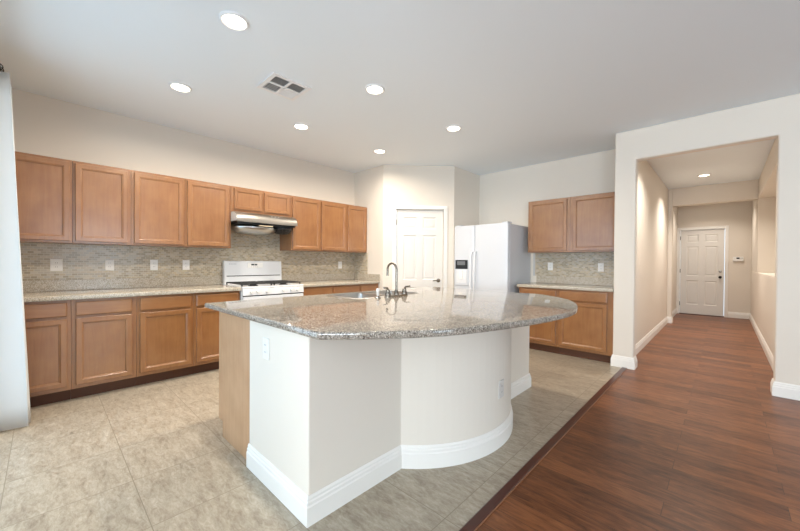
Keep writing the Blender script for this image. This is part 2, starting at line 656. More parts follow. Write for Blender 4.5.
def window(idx, axis, a, w0, w1, z0, z1, label, midrails=1):
    root = thing('window_%d' % idx, ((w0 + w1) / 2, a, z0) if axis == 'y' else (a, (w0 + w1) / 2, z0), label, 'window', kind='structure')
    f = MB(); g = MB(); t = 0.05
    def bx(mb, p, q_, za, zb, d):
        if axis == 'y': mb.box(p, q_, a - d, a + d, za, zb)
        else: mb.box(a - d, a + d, p, q_, za, zb)
    bx(f, w0, w0 + t, z0, z1, 0.03); bx(f, w1 - t, w1, z0, z1, 0.03)
    bx(f, w0 + t, w1 - t, z0, z0 + t, 0.03); bx(f, w0 + t, w1 - t, z1 - t, z1, 0.03)
    mid = (w0 + w1) / 2
    bx(f, mid - 0.03, mid + 0.03, z0 + t, z1 - t, 0.025)
    f.build('frame', M['trim'], root, 0.003)
    bx(g, w0 + t, mid - 0.03, z0 + t, z1 - t, 0.003); bx(g, mid + 0.03, w1 - t, z0 + t, z1 - t, 0.003)
    g.build('pane', M['glass'], root)


window(1, 'y', -4.53, 4.35, 6.25, 0.6, 2.3, 'white framed living room window, left one behind the camera')
window(2, 'y', -4.53, 6.95, 8.85, 0.6, 2.3, 'white framed living room window, right one behind the camera')
window(3, 'x', 9.53, 0.25, 2.15, 0.6, 2.3, 'white framed window in the far right living room wall')

root = thing('door_3', ((S0 + S1) / 2, YB - 0.08, 0), 'white framed sliding glass patio door beside the curtain', 'door', kind='structure')
f = MB(); mid = (S0 + S1) / 2
f.box(S0, S0 + 0.05, YB - 0.12, YB - 0.04, 0, SZ).box(S1 - 0.05, S1, YB - 0.12, YB - 0.04, 0, SZ)
f.box(S0 + 0.05, S1 - 0.05, YB - 0.12, YB - 0.04, SZ - 0.05, SZ).box(S0 + 0.05, S1 - 0.05, YB - 0.12, YB - 0.04, 0, 0.04)
f.box(mid - 0.04, mid + 0.04, YB - 0.11, YB - 0.05, 0.04, SZ - 0.05)
f.build('frame', M['trim'], root, 0.003)
MB().box(S0 + 0.05, mid - 0.04, YB - 0.085, YB - 0.079, 0.04, SZ - 0.05).box(mid + 0.04, S1 - 0.05, YB - 0.085, YB - 0.079, 0.04, SZ - 0.05).build('pane', M['glass'], root)

# baseboards
def baseboard(name, path, label):
    struct(name, sweep(MB(), path, BASE_PROF), M['trim'], label, 'baseboard')


baseboard('baseboard_opening_left', [(XS, YO + 0.1), (XS, YO), (XJ, YO), (XJ, YO + 0.13), (XHL, YO + 0.13), (XHL, YJOG), (3.86, YJOG), (3.86, YJOG + 0.18), (XHL, YJOG + 0.18), (XHL, YEND), (E0 - 0.065, YEND)][0:11], 'white moulded baseboard at the left foot of the hall opening and along the hall')
baseboard('baseboard_opening_right', [(E1 + 0.065, YEND), (XHR, YEND), (XHR, YO + 0.13), (XK, YO + 0.13), (XK, YO), (9.45, YO)], 'white moulded baseboard along the right side of the hall and opening')


# doors and their casings
def six_panel(mb, w, h, t):
    """door leaf in local (u, out, z); front face at out=0"""
    st, mul = 0.112 * w / 0.76, 0.10 * w / 0.76
    us = [0, st, (w - mul) / 2, (w + mul) / 2, w - st, w]
    zs = [0, 0.225, 0.225 + 0.58, 0.225 + 0.58 + 0.115, 1.63 * h / 2.03, 1.63 * h / 2.03 + 0.10, h - 0.115, h]
    for i in range(5):
        for j in range(7):
            u0, u1, z0, z1 = us[i], us[i + 1], zs[j], zs[j + 1]
            if i in (1, 3) and j in (1, 3, 5):
                prev = None
                rings = [(0, 0), (0.012, -0.009), (0.024, -0.010), (0.046, -0.003)]
                rr = []
                for ins, d in rings:
                    rr.append([mb.v(p) for p in ((u0 + ins, d, z0 + ins), (u1 - ins, d, z0 + ins), (u1 - ins, d, z1 - ins), (u0 + ins, d, z1 - ins))])
                for a, b_ in zip(rr, rr[1:]):
                    for k in range(4):
                        mb.face([a[k], a[(k + 1) % 4], b_[(k + 1) % 4], b_[k]])
                mb.face(rr[-1])
            else:
                mb.face([mb.v(p) for p in ((u0, 0, z0), (u1, 0, z0), (u1, 0, z1), (u0, 0, z1))])
    for p in (((0, 0, 0), (0, -t, 0), (0, -t, h), (0, 0, h)), ((w, 0, 0), (w, -t, 0), (w, -t, h), (w, 0, h)),
              ((0, 0, h), (w, 0, h), (w, -t, h), (0, -t, h)), ((0, 0, 0), (w, 0, 0), (w, -t, 0), (0, -t, 0)), ((0, -t, 0), (w, -t, 0), (w, -t, h), (0, -t, h))):
        mb.face([mb.v(c) for c in p])
    bmesh.ops.remove_doubles(mb.bm, verts=mb.bm.verts, dist=1e-5)


def casing(mb, u0, u1, h, w=0.058, t=0.018):
    mb.box(u0 - w, u0, 0.0, t, 0, h + w)
    mb.box(u1, u1 + w, 0.0, t, 0, h + w)
    mb.box(u0, u1, 0.0, t, h, h + w)
    mb.box(u0 - w * 0.35, u0, t, t + 0.006, 0, h + w * 0.35)
    mb.box(u1, u1 + w * 0.35, t, t + 0.006, 0, h + w * 0.35)
    mb.box(u0, u1, t, t + 0.006, h, h + w * 0.35)


# pantry door
root = thing('door_1', DXF @ Vector(((DL0 + DL1) / 2, -0.03, 0)), 'white six panel pantry door in the angled corner wall', 'door', kind='structure')
d = MB(DXF @ Matrix.Translation((DL0 + 0.006, -0.022, 0.012)))
six_panel(d, DL1 - DL0 - 0.012, DH - 0.018, 0.036)
d.build('door_leaf', M['door'], root)
kz, ku = 0.925, DL1 - 0.075
k = MB(DXF)
k.lathe([(0.031, 0), (0.031, 0.006), (0.012, 0.012), (0.011, 0.045), (0.0, 0.048)], (ku, -0.022, kz), (0, 1, 0), 20)
k.tube([(ku, 0.020, kz), (ku - 0.03, 0.024, kz + 0.003), (ku - 0.095, 0.022, kz - 0.004)], [0.010, 0.010, 0.007], 10)
k.build('door_handle', M['nickel'], root, smooth=True)
b = MB(DXF)
for z in (0.25, 1.05, 1.85):
    b.tube([(DL0 + 0.003, -0.018, z - 0.04), (DL0 + 0.003, -0.018, z + 0.04)], 0.006, 8)
b.build('hinge', M['nickel'], root)
c = MB(DXF); casing(c, DL0, DL1, DH)
struct('trim_3', c, M['trim'], 'white casing around the pantry door', 'door casing', bevel=0.004)

# far hall door
EXF = frame_xf((0, YEND, 0), (1, 0), (0, -1))
root = thing('door_2', ((E0 + E1) / 2, YEND, 0), 'white six panel door at the far end of the hallway', 'door', kind='structure')
d = MB(EXF @ Matrix.Translation((E0 + 0.008, -0.02, 0.014)))
six_panel(d, E1 - E0 - 0.016, EH - 0.02, 0.04)
d.build('door_leaf', M['door'], root)
MB(EXF).lathe([(0.03, 0), (0.03, 0.008), (0.012, 0.014), (0.012, 0.035), (0.027, 0.045), (0.028, 0.06), (0.018, 0.07), (0, 0.072)], (E1 - 0.075, -0.02, 0.915), (0, 1, 0), 18).build('door_knob', M['bronze'], root, smooth=True)
MB(EXF).lathe([(0.026, 0), (0.026, 0.012), (0.02, 0.018), (0, 0.019)], (E1 - 0.075, -0.02, 1.05), (0, 1, 0), 18).build('deadbolt', M['nickel'], root, smooth=True)
MB().box(E0, E1, YEND - 0.03, YEND + 0.10, 0, 0.013).build('threshold', M['strip'], root, 0.002)
b = MB(EXF)
for z in (0.25, 1.05, 1.85):
    b.tube([(E0 + 0.004, -0.012, z - 0.045), (E0 + 0.004, -0.012, z + 0.045)], 0.007, 8)
b.build('hinge', M['bronze'], root)
c = MB(EXF); casing(c, E0, E1, EH)
struct('trim_4', c, M['trim'], 'white casing around the far hallway door', 'door casing', bevel=0.004)

# alarm keypad
root = thing('alarm_keypad', (4.862, YEND, 1.31), 'small white alarm keypad with a dark screen beside the far hall door', 'keypad')
MB().box(4.775, 4.95, YEND - 0.028, YEND, 1.285, 1.385).build('housing', M['plastic'], root, 0.008)
MB().box(4.835, 4.885, YEND - 0.031, YEND - 0.0285, 1.34, 1.372).build('screen', M['black'], root)
b = MB()
for i in range(3):
    for j in range(2):
        b.box(4.90 + i * 0.014, 4.909 + i * 0.014, YEND - 0.031, YEND - 0.0285, 1.345 + j * 0.016, 1.355 + j * 0.016)
b.build('keys', M['plastic_grey'], root)
MB().box(4.79, 4.94, YEND - 0.034, YEND - 0.0285, 1.292, 1.325).build('flip_cover', M['plastic'], root, 0.003)


# ------------------------------------------------------------------ cabinets
def rect_frame_door(mb, w, h, t, fw):
    """shaker-like door frame with stepped inner edge, local (u, out, z), back at out=0"""
    rings = [(0, 0), (0, t - 0.004), (0.004, t), (fw - 0.014, t), (fw - 0.008, t - 0.004), (fw - 0.004, t - 0.004), (fw, t - 0.010), (fw, t - 0.016)]
    rr = [[mb.v(p) for p in ((i, d, i), (w - i, d, i), (w - i, d, h - i), (i, d, h - i))] for i, d in rings]
    for a, b_ in zip(rr, rr[1:]):
        for k in range(4):
            mb.face([a[k], a[(k + 1) % 4], b_[(k + 1) % 4], b_[k]])
    a, b_ = rr[-1], rr[0]
    for k in range(4):
        mb.face([a[k], a[(k + 1) % 4], b_[(k + 1) % 4], b_[k]])


def add_door(xf, root, u0, u1, z0, z1, fw=0.052, name='door'):
    t = 0.020
    x2 = xf @ Matrix.Translation((u0, 0.0, z0))
    mb = MB(x2)
    w, h = u1 - u0, z1 - z0
    rect_frame_door(mb, w, h, t, fw)
    dr = mb.build(name, M['cab'], root)
    MB(x2).box(fw - 0.004, w - fw + 0.004, 0.001, t - 0.011, fw - 0.004, h - fw + 0.004).build('panel', M['cab'], dr)


def add_drawer(xf, root, u0, u1, z0, z1):
    mb = MB(xf @ Matrix.Translation((u0, 0.0, z0)))
    w, h, t = u1 - u0, z1 - z0, 0.020
    mb.loops([[(i, d, i), (w - i, d, i), (w - i, d, h - i), (i, d, h - i)] for i, d in ((0, 0), (0, t - 0.006), (0.006, t - 0.001), (0.010, t))])
    mb.build('drawer', M['cabrail'], root)


def cabinet(name, xf, u0, u1, depth, z0, z1, doors, drawers, label, cat, group, toe=False, fw=0.052):
    """xf: local (u, out, z) with out=0 at the face-frame front"""
    base = xf @ Vector(((u0 + u1) / 2, -depth / 2, 0 if toe else z0))
    root = thing(name, base, label, cat, group)
    g = 0.0008
    body = MB(xf)
    body.box(u0 + g, u1 - g, -depth, -0.0, z0, z1)
    body.build('body', M['cab'], root, 0.0015)
    for d in doors:
        add_door(xf, root, *d, fw=fw)
    for d in drawers:
        add_drawer(xf, root, *d)
    if toe:
        MB(xf).box(u0 + g, u1 - g, -depth, -0.075, 0.0, z0 - 0.0005).build('toe_kick', M['toe'], root)
    return root


UG, BG = 'maple wall cabinets', 'maple base cabinets'
LU = frame_xf((0.325, 0, 0), (0, 1), (1, 0))         # uppers on the left wall, u = world y
ZT, ZB = 2.121, 1.368
uppers = [
    (-0.285, 0.182, [(-0.255, 0.166, 1.385, 2.098)], 'honey maple wall cabinet, first one beside the white curtain'),
    (0.182, 0.605, [(0.199, 0.581, 1.385, 2.098)], 'honey maple wall cabinet, second from the white curtain'),
    (0.605, 1.080, [(0.629, 1.063, 1.385, 2.098)], 'honey maple wall cabinet, third from the white curtain'),
    (1.080, 1.560, [(1.097, 1.537, 1.385, 2.098)], 'honey maple wall cabinet touching the left end of the range hood'),
    (2.345, 2.815, [(2.362, 2.800, 1.385, 2.098)], 'honey maple wall cabinet touching the right end of the range hood'),
    (2.815, 3.300, [(2.830, 3.275, 1.385, 2.098)], 'honey maple wall cabinet, middle of the three right of the range hood'),
    (3.300, 3.7155, [(3.322, 3.690, 1.385, 2.098)], 'honey maple wall cabinet against the pantry corner wall'),
]
for u0, u1, ds, lab in uppers:
    cabinet('wall_cabinet', LU, u0, u1, 0.3245, ZB, ZT, ds, [], lab, 'cabinet', UG)
cabinet('wall_cabinet', LU, 1.560, 2.345, 0.3245, 1.812, ZT, [(1.592, 1.938, 1.846, 2.098), (1.966, 2.312, 1.846, 2.098)], [], 'short two door maple wall cabinet above the range hood', 'cabinet', UG, fw=0.045)

LB = frame_xf((0.610, 0, 0), (0, 1), (1, 0))
def base_unit(u0, u1, d0, d1, lab):
    return cabinet('base_cabinet', LB, u0, u1, 0.609, 0.105, 0.8735, [(d0, d1, 0.138, 0.712)], [(d0, d1, 0.733, 0.853)], lab, 'cabinet', BG, toe=True)


base_unit(-0.285, 0.160, -0.255, 0.136, 'maple base cabinet with drawer, first one beside the white curtain')
base_unit(0.160, 0.605, 0.188, 0.572, 'maple base cabinet with drawer, second from the white curtain')
base_unit(0.605, 1.083, 0.630, 1.060, 'maple base cabinet with drawer, third from the white curtain')
base_unit(1.083, 1.556, 1.110, 1.530, 'maple base cabinet with drawer touching the left side of the range')
base_unit(2.343, 2.830, 2.362, 2.812, 'maple base cabinet with drawer touching the right side of the range')
base_unit(2.830, 3.325, 2.850, 3.302, 'maple base cabinet, middle of the three right of the range')
base_unit(3.325, 3.7155, 3.348, 3.690, 'maple base cabinet against the pantry corner wall')

RU = frame_xf((0, YF - 0.325, 0), (1, 0), (0, -1))
RLAB = 'maple wall cabinet beside the top of the refrigerator, left of the pair'
cabinet('wall_cabinet', RU, 2.522, 3.104, 0.3245, ZB, ZT, [(2.548, 3.066, 1.385, 2.098)], [], RLAB, 'cabinet', UG)
cabinet('wall_cabinet', RU, 3.104, 3.687, 0.3245, ZB, ZT, [(3.142, 3.664, 1.385, 2.098)], [], 'maple wall cabinet with window glare on its door, next to the hall opening', 'cabinet', UG)
RB = frame_xf((0, YF - 0.610, 0), (1, 0), (0, -1))
cabinet('base_cabinet', RB, 2.522, 3.055, 0.609, 0.105, 0.8735, [(2.546, 3.030, 0.138, 0.712)], [(2.546, 3.030, 0.733, 0.853)], 'maple base cabinet beside the refrigerator, half hidden by the island', 'cabinet', BG, toe=True)
cabinet('base_cabinet', RB, 3.055, 3.687, 0.609, 0.105, 0.8735, [(3.079, 3.622, 0.138, 0.712)], [(3.079, 3.622, 0.733, 0.853)], 'maple base cabinet next to the hall opening', 'cabinet', BG, toe=True)


# ------------------------------------------------------------------ countertops
def offset_poly(poly, d):
    n = len(poly); out = []
    for i in range(n):
        a, b_, c_ = Vector(poly[i - 1]), Vector(poly[i]), Vector(poly[(i + 1) % n])
        d1, d2 = (b_ - a).normalized(), (c_ - b_).normalized()
        n1, n2 = Vector((d1.y, -d1.x)), Vector((d2.y, -d2.x))      # outward for CCW
        k = n1 + n2
        k = k / max(0.25, k.length_squared / 2)
        out.append((b_.x + k.x * d, b_.y + k.y * d))
    return out


EDGE = [(-0.006, 0.0), (-0.002, 0.002), (0.0, 0.007), (0.0, 0.032), (-0.002, 0.037), (-0.006, 0.0395), (-0.009, 0.040)]
EDGE_I = [(-0.006, 0.0), (-0.002, 0.002), (0.0, 0.006), (0.0, 0.026), (-0.002, 0.031), (-0.005, 0.0335), (-0.008, 0.034)]
ZI = 0.880


def slab(mb, poly, z0, edge=EDGE, hole=None):
    rings = [[mb.v((x, y, z0 + dz)) for x, y in offset_poly(poly, ins)] for ins, dz in edge]
    n = len(poly)
    for a, b_ in zip(rings, rings[1:]):
        for i in range(n):
            mb.face([a[i], a[(i + 1) % n], b_[(i + 1) % n], b_[i]])
    if not hole:
        mb.face(rings[0][::-1]); mb.face(rings[-1])
        return
    hz = [[mb.v((x, y, z)) for x, y in hole] for z in (z0, z0 + edge[-1][1])]
    m_ = len(hole)
    for i in range(m_):
        mb.face([hz[0][i], hz[0][(i + 1) % m_], hz[1][(i + 1) % m_], hz[1][i]])
    for ring, h in ((rings[0], hz[0]), (rings[-1], hz[1])):
        es = []
        for lp in (ring, h):
            for i in range(len(lp)):
                e = mb.bm.edges.get((lp[i], lp[(i + 1) % len(lp)])) or mb.bm.edges.new((lp[i], lp[(i + 1) % len(lp)]))
                es.append(e)
        bmesh.ops.triangle_fill(mb.bm, edges=es, use_beauty=True, use_dissolve=False)


ZC = 0.874
root = thing('countertop', (0.3, 0.6, ZC), 'beige granite countertop left of the range', 'countertop', 'granite wall countertops')
b = MB(); slab(b, [(0.0005, -0.288), (0.648, -0.288), (0.648, 1.558), (0.0005, 1.558)], ZC); b.build('slab', M['granite2'], root, smooth=True)
MB().box(0.0005, 0.02, -0.288, 1.558, 0.9142, 1.018).build('splash_strip', M['granite2'], root, 0.002)
root = thing('countertop', (0.3, 3.0, ZC), 'beige granite countertop between the range and the pantry corner', 'countertop', 'granite wall countertops')
b = MB(); slab(b, [(0.0005, 2.341), (0.648, 2.341), (0.648, 3.7155), (0.0005, 3.7155)], ZC); b.build('slab', M['granite2'], root, smooth=True)
MB().box(0.0005, 0.02, 2.341, 3.6955, 0.9142, 1.018).box(0.0005, 0.664, 3.696, 3.7155, 0.9142, 1.018).build('splash_strip', M['granite2'], root, 0.002)
root = thing('countertop', (3.1, 5.0, ZC), 'beige granite countertop between the refrigerator and the hall opening', 'countertop', 'granite wall countertops')
b = MB(); slab(b, [(2.508, YF - 0.648), (3.687, YF - 0.648), (3.687, YF - 0.0005), (2.508, YF - 0.0005)], ZC); b.build('slab', M['granite2'], root, smooth=True)
MB().box(2.53, 3.687, YF - 0.02, YF - 0.0005, 0.9142, 1.018).build('splash_strip', M['granite2'], root, 0.002)

# mosaic backsplashes
b = MB().box(0.0004, 0.011, -0.29, 1.5595, 1.0185, 1.3675).box(0.0004, 0.011, 1.5595, 2.3405, 0.93, 1.8115).box(0.0004, 0.011, 2.3405, 3.7155, 1.0185, 1.3675)
tag(b.build('tile_backsplash', M['mosaic_x']), 'grey beige mosaic tile backsplash running along the left wall', 'backsplash')
tag(MB().box(0.0115, 0.350, 3.7045, 3.716, 1.0185, 1.3675).build('tile_backsplash', M['mosaic_y']), 'short mosaic tile backsplash on the pantry corner wall', 'backsplash')
root = thing('tile_backsplash', (3.1, YF - 0.006, 1.0185), 'mosaic tile backsplash beside the refrigerator, under the pair of wall cabinets', 'backsplash')
MB().box(2.5055, 3.687, YF - 0.011, YF - 0.0004, 1.0185, 1.3675).build('tiles', M['mosaic_y'], root)
MB().box(2.478, 2.505, YF - 0.014, YF - 0.0004, 1.0185, 1.3675).build('edge_trim', M['plastic_grey'], root)


# wall outlets
def outlet(xf, z, label, gangs=1, group='white wall outlets', material='plastic', width=0.036):
    """xf local origin at plate centre on the wall surface, (u, out, z)"""
    root = thing('wall_outlet', xf @ Vector((0, 0, z)), label, 'outlet', group)
    w = width + (gangs - 1) * 0.023
    p = MB(xf)
    p.loops([[(-w + i, d, z - 0.058 + i), (w - i, d, z - 0.058 + i), (w - i, d, z + 0.058 - i), (-w + i, d, z + 0.058 - i)] for i, d in ((0, 0), (0, 0.003), (0.003, 0.0055))])
    p.build('cover_plate', M[material], root)
    for g in range(gangs):
        uc = (g - (gangs - 1) / 2) * 0.046
        for zz in (-0.0195, 0.0195):
            r = MB(xf)
            r.loops([[(uc + 0.0165 * math.cos(a) * (1 if abs(math.cos(a)) < 0.9 else 0.98), d, z + zz + 0.0145 * math.sin(a)) for a in [2 * PI * k / 16 for k in range(16)]] for d in (0.0056, 0.0072)])
            rec = r.build('receptacle', M[material], root)
            s = MB(xf)
            for du_ in (-0.0065, 0.0065):
                s.box(uc + du_ - 0.0013, uc + du_ + 0.0013, 0.0073, 0.0077, z + zz - 0.003, z + zz + 0.006)
            s.build('slot', M['slot'], rec)
    return root


def on_left(y): return frame_xf((0.011, y, 0), (0, 1), (1, 0))
outlet(on_left(0.084), 1.163, 'white outlet plate on the mosaic, nearest the white curtain', 1, width=0.042)
outlet(on_left(0.472), 1.163, 'white outlet on the mosaic, second from the white curtain')
outlet(on_left(0.853), 1.163, 'white outlet on the mosaic, third from the white curtain')
outlet(on_left(1.167), 1.163, 'white outlet on the mosaic, first one left of the range')
outlet(on_left(3.404), 1.160, 'white outlet on the mosaic near the pantry corner, right of the range')
def on_right(x): return frame_xf((x, YF - 0.011, 0), (1, 0), (0, -1))
outlet(on_right(2.736), 1.165, 'white outlet on the mosaic beside the refrigerator')
outlet(on_right(3.411), 1.160, 'white outlet on the mosaic nearest the hall opening')

# ------------------------------------------------------------------ range
RY0, RY1 = 1.5635, 2.3365
root = thing('gas_range', (0.34, (RY0 + RY1) / 2, 0), 'white gas range with black grates between the base cabinets', 'range')
MB().box(0.022, 0.640, RY0, RY1, 0.03, 0.896).build('body', M['white'], root, 0.004)
b = MB()
b.loops([[(x0, RY0 + i, z), (x1, RY0 + i, z), (x1, RY1 - i, z), (x0, RY1 - i, z)] for x0, x1, i, z in ((0.09, 0.668, 0, 0.897), (0.09, 0.672, -0.002, 0.905), (0.09, 0.668, 0.0, 0.917), (0.10, 0.650, 0.018, 0.919), (0.105, 0.640, 0.026, 0.913))])
b.build('cooktop', M['white'], root, smooth=True)
b = MB(); b.prism([(0.022, 0.90), (0.088, 0.90), (0.092, 1.02), (0.080, 1.208), (0.070, 1.216), (0.022, 1.216)], 'y', RY0 + 0.004, RY1 - 0.004)
bgd = b.build('backguard', M['white'], root, 0.005)
MB().box(0.088, 0.0935, RY0 + 0.03, RY1 - 0.03, 1.017, 1.027).build('trim_line', M['black'], bgd)
MB().box(0.0815, 0.0868, 1.86, 2.06, 1.125, 1.192).build('control_plate', M['plastic'], bgd, 0.002)
MB().box(0.0855, 0.0875, 1.905, 1.945, 1.158, 1.176).box(0.0855, 0.0875, 1.952, 1.985, 1.158, 1.176).build('clock_display', M['black'], bgd)
b = MB()
for i in range(4):
    b.box(0.0855, 0.0875, 1.90 + i * 0.026, 1.912 + i * 0.026, 1.134, 1.142)
b.build('buttons', M['plastic_grey'], bgd)
b = MB()
yy = 1.625
for wd in (0.012, 0.005, 0.010, 0.009, 0.005, 0.010, 0.007):
    b.box(0.0815, 0.0838, yy, yy + wd, 1.171, 1.181); yy += wd + 0.005
b.build('badge', M['logo'], bgd)
for yc in (1.755, 2.145):
    g = MB(); y0, y1 = yc - 0.175, yc + 0.175
    for x in (0.14, 0.26, 0.37, 0.48, 0.61):
        g.tube([(x, y0, 0.944), (x, y1, 0.944)], 0.007, 8)
    for y in (y0, yc - 0.06, yc + 0.06, y1):
        g.tube([(0.14, y, 0.944), (0.61, y, 0.944)], 0.007, 8)
    for x in (0.14, 0.61):
        for y in (y0, y1):
            g.tube([(x, y, 0.914), (x, y, 0.944)], 0.008, 8)
    g.build('grate', M['iron'], root)
    for xc in (0.245, 0.50):
        MB().lathe([(0.055, 0.914), (0.055, 0.922), (0.038, 0.924), (0.038, 0.932), (0.0, 0.934)], (xc, yc, 0), (0, 0, 1), 20).build('burner', M['iron'], root, smooth=True)
b = MB(); b.prism([(0.640, 0.815), (0.682, 0.815), (0.674, 0.893), (0.640, 0.896)], 'y', RY0, RY1)
b.build('control_panel', M['white'], root, 0.004)
for yk in (1.66, 1.735, 1.844, 2.056, 2.165, 2.24):
    kb = MB(); kb.lathe([(0.024, 0), (0.022, 0.008), (0.018, 0.012), (0.016, 0.026), (0.0, 0.028)], (0.678, yk, 0.858), (1, 0, 0.1), 18)
    kb.box(0.702, 0.712, yk - 0.004, yk + 0.004, 0.844, 0.876)
    kb.build('knob', M['plastic'], root, smooth=True)
MB().box(0.640, 0.664, RY0 + 0.012, RY1 - 0.012, 0.803, 0.8145).build('vent_slot', M['black'], root)
od = MB().box(0.641, 0.680, RY0 + 0.002, RY1 - 0.002, 0.225, 0.802).build('oven_door', M['white'], root, 0.008)
MB().box(0.6805, 0.684, RY0 + 0.13, RY1 - 0.13, 0.36, 0.62).build('oven_window', M['black'], od, 0.001)
hb = MB(); hb.tube([(0.725, RY0 + 0.05, 0.745), (0.725, RY1 - 0.05, 0.745)], 0.013, 12)
for y in (RY0 + 0.07, RY1 - 0.07): hb.tube([(0.680, y, 0.745), (0.725, y, 0.745)], 0.010, 10)
hb.build('handle', M['white'], od, smooth=True)
MB().box(0.641, 0.678, RY0 + 0.002, RY1 - 0.002, 0.06, 0.220).build('storage_drawer', M['white'], root, 0.008)
for x in (0.07, 0.58):
    for y in (RY0 + 0.05, RY1 - 0.05):
        MB().lathe([(0.018, 0), (0.018, 0.012), (0.010, 0.014), (0.010, 0.03)], (x, y, 0), (0, 0, 1), 12).build('leveling_foot', M['black'], root)

# ------------------------------------------------------------------ range hood
HY0, HY1 = 1.562, 2.343
root = thing('range_hood', (0.25, (HY0 + HY1) / 2, 1.60), 'slanted stainless steel range hood above the white range', 'range hood')
HPROF = [(0.012, 1.700), (0.012, 1.8105), (0.385, 1.8105)] + [(0.385 + 0.118 * math.sin(a), 1.712 + 0.0985 * math.cos(a)) for a in [PI / 2 * k / 8 for k in range(1, 9)]] + [(0.505, 1.684), (0.485, 1.684), (0.480, 1.700)]
b = MB(); b.prism(HPROF, 'y', HY0, HY1)
b.build('body', mat('hood_steel', (150, 145, 138), 0.36, metal=1.0), root, 0.002)
MB().prism([(0.02, 1.704), (0.02, 1.806), (0.383, 1.806)] + [(0.383 + 0.114 * math.sin(a), 1.712 + 0.094 * math.cos(a)) for a in [PI / 2 * k / 8 for k in range(1, 9)]] + [(0.497, 1.690)], 'y', HY0 - 0.0005, HY0 - 0.004).build('end_cap', M['plastic_grey'], root)
MB().box(0.05, 0.475, HY0 + 0.02, HY1 - 0.02, 1.662, 1.6995).build('underside', M['black'], root)
# shallow steel oil pan under the left fan, open black cage of the right fan
n = 28
p = MB()
lp = []
for r_, z_ in ((1.0, 1.640), (1.0, 1.630), (0.97, 1.612), (0.88, 1.588), (0.72, 1.568), (0.5, 1.556), (0.25, 1.551)):
    lp.append([(0.265 + 0.185 * r_ * math.cos(2 * PI * k / n), 1.865 + 0.285 * r_ * math.sin(2 * PI * k / n), z_) for k in range(n)])
p.loops(lp, True, True)
p.build('oil_pan', M['steel'], root, smooth=True)
for k_ in (1.66, 2.06):
    MB().box(0.25, 0.28, k_ - 0.012, k_ + 0.012, 1.6405, 1.6618).build('bracket', M['steel_dark'], root)
fg = MB(); fg.lathe([(0.120, 1.6615), (0.120, 1.640), (0.105, 1.610), (0.07, 1.590), (0.0, 1.586)], (0.30, 2.225, 0), (0, 0, 1), 24)
fan = fg.build('fan_cage', M['black'], root, smooth=True)
rg = MB()
for k in range(16):
    a = 2 * PI * k / 16
    rg.tube([(0.30 + r * math.cos(a), 2.225 + r * math.sin(a), z) for r, z in ((0.125, 1.661), (0.124, 1.638), (0.108, 1.606), (0.07, 1.586), (0.02, 1.581))], 0.004, 6)
for rr_, z_ in ((0.125, 1.640), (0.109, 1.607), (0.07, 1.586)):
    rg.tube([(0.30 + rr_ * math.cos(2 * PI * k / 24), 2.225 + rr_ * math.sin(2 * PI * k / 24), z_) for k in range(25)], 0.004, 6)
rg.build('cage_ribs', M['steel_dark'], fan)
MB().box(0.445, 0.474, 1.84, 2.02, 1.648, 1.6615).build('lamp_strip', mat('hood_lamp_lens', (250, 226, 190), 0.4), root, 0.003)
for yk in (1.90, 1.945, 1.99):
    MB().lathe([(0.009, 0), (0.009, 0.006), (0, 0.007)], (0.4735, yk + 0.1, 1.776), (0.76, 0, 0.65), 12).build('button', M['plastic_grey'], root)

# ------------------------------------------------------------------ refrigerator
root = thing('refrigerator', (1.965, 4.9, 0), 'white side by side refrigerator with a dark dispenser, beside the pantry corner', 'refrigerator')
FX0, FX1, FY = 1.522, 2.430, 4.575
MB().box(FX0, FX1, FY, YF - 0.004, 0.02, 1.775).build('body', M['fridgeside'], root, 0.006)
fz0, fz1 = 0.115, 1.783
def fr_door(x0, x1):
    mb = MB(); w = x1 - x0; n_ = 10; front = []
    for i in range(n_ + 1):
        t = i / n_
        front.append((x0 + w * t, FY - 0.066 - 0.010 * math.sin(PI * t)))
    poly = [(x1, FY - 0.004)] + [(x0, FY - 0.004)] + [(x0, FY - 0.050), (x0 + 0.006, FY - 0.062)] + front[1:-1] + [(x1 - 0.006, FY - 0.062), (x1, FY - 0.050)]
    mb.prism(poly, 'z', fz0, fz1)
    return mb
XM = 1.892
lf = fr_door(FX0, XM - 0.003).build('freezer_door', M['fridge'], root, 0.006, smooth=True)
rf = fr_door(XM + 0.003, FX1).build('refrigerator_door', M['fridge'], root, 0.006, smooth=True)
def fr_handle(x, parent):
    h = MB()
    y = FY - 0.118
    h.tube([(x, FY - 0.066, 1.38), (x, y + 0.012, 1.365), (x, y, 1.33), (x, y - 0.003, 1.0), (x, y, 0.62), (x, y + 0.012, 0.585), (x, FY - 0.066, 0.57)], [0.012, 0.0125, 0.013, 0.013, 0.013, 0.0125, 0.012], 12)
    h.build('handle', M['white'], parent, smooth=True)
fr_handle(XM - 0.032, lf)
fr_handle(XM + 0.032, rf)
dy = FY - 0.0752
ds = MB(); ds.box(1.555, 1.795, dy - 0.010, dy + 0.004, 0.86, 1.262); dsp = ds.build('dispenser', M['fridge'], lf, 0.006)
MB().box(1.565, 1.790, dy - 0.0135, dy - 0.0105, 1.115, 1.255).build('control_screen', M['screen'], root, 0.001)
MB().box(1.60, 1.745, dy - 0.0155, dy - 0.0138, 1.175, 1.235).build('display_glass', M['screen2'], root)
MB().box(1.585, 1.765, dy - 0.0125, dy - 0.0105, 0.90, 1.105).build('dispenser_recess', M['white'], root, 0.001)
MB().box(1.64, 1.71, dy - 0.030, dy - 0.0128, 0.96, 1.09).build('paddle', M['plastic'], root, 0.004)
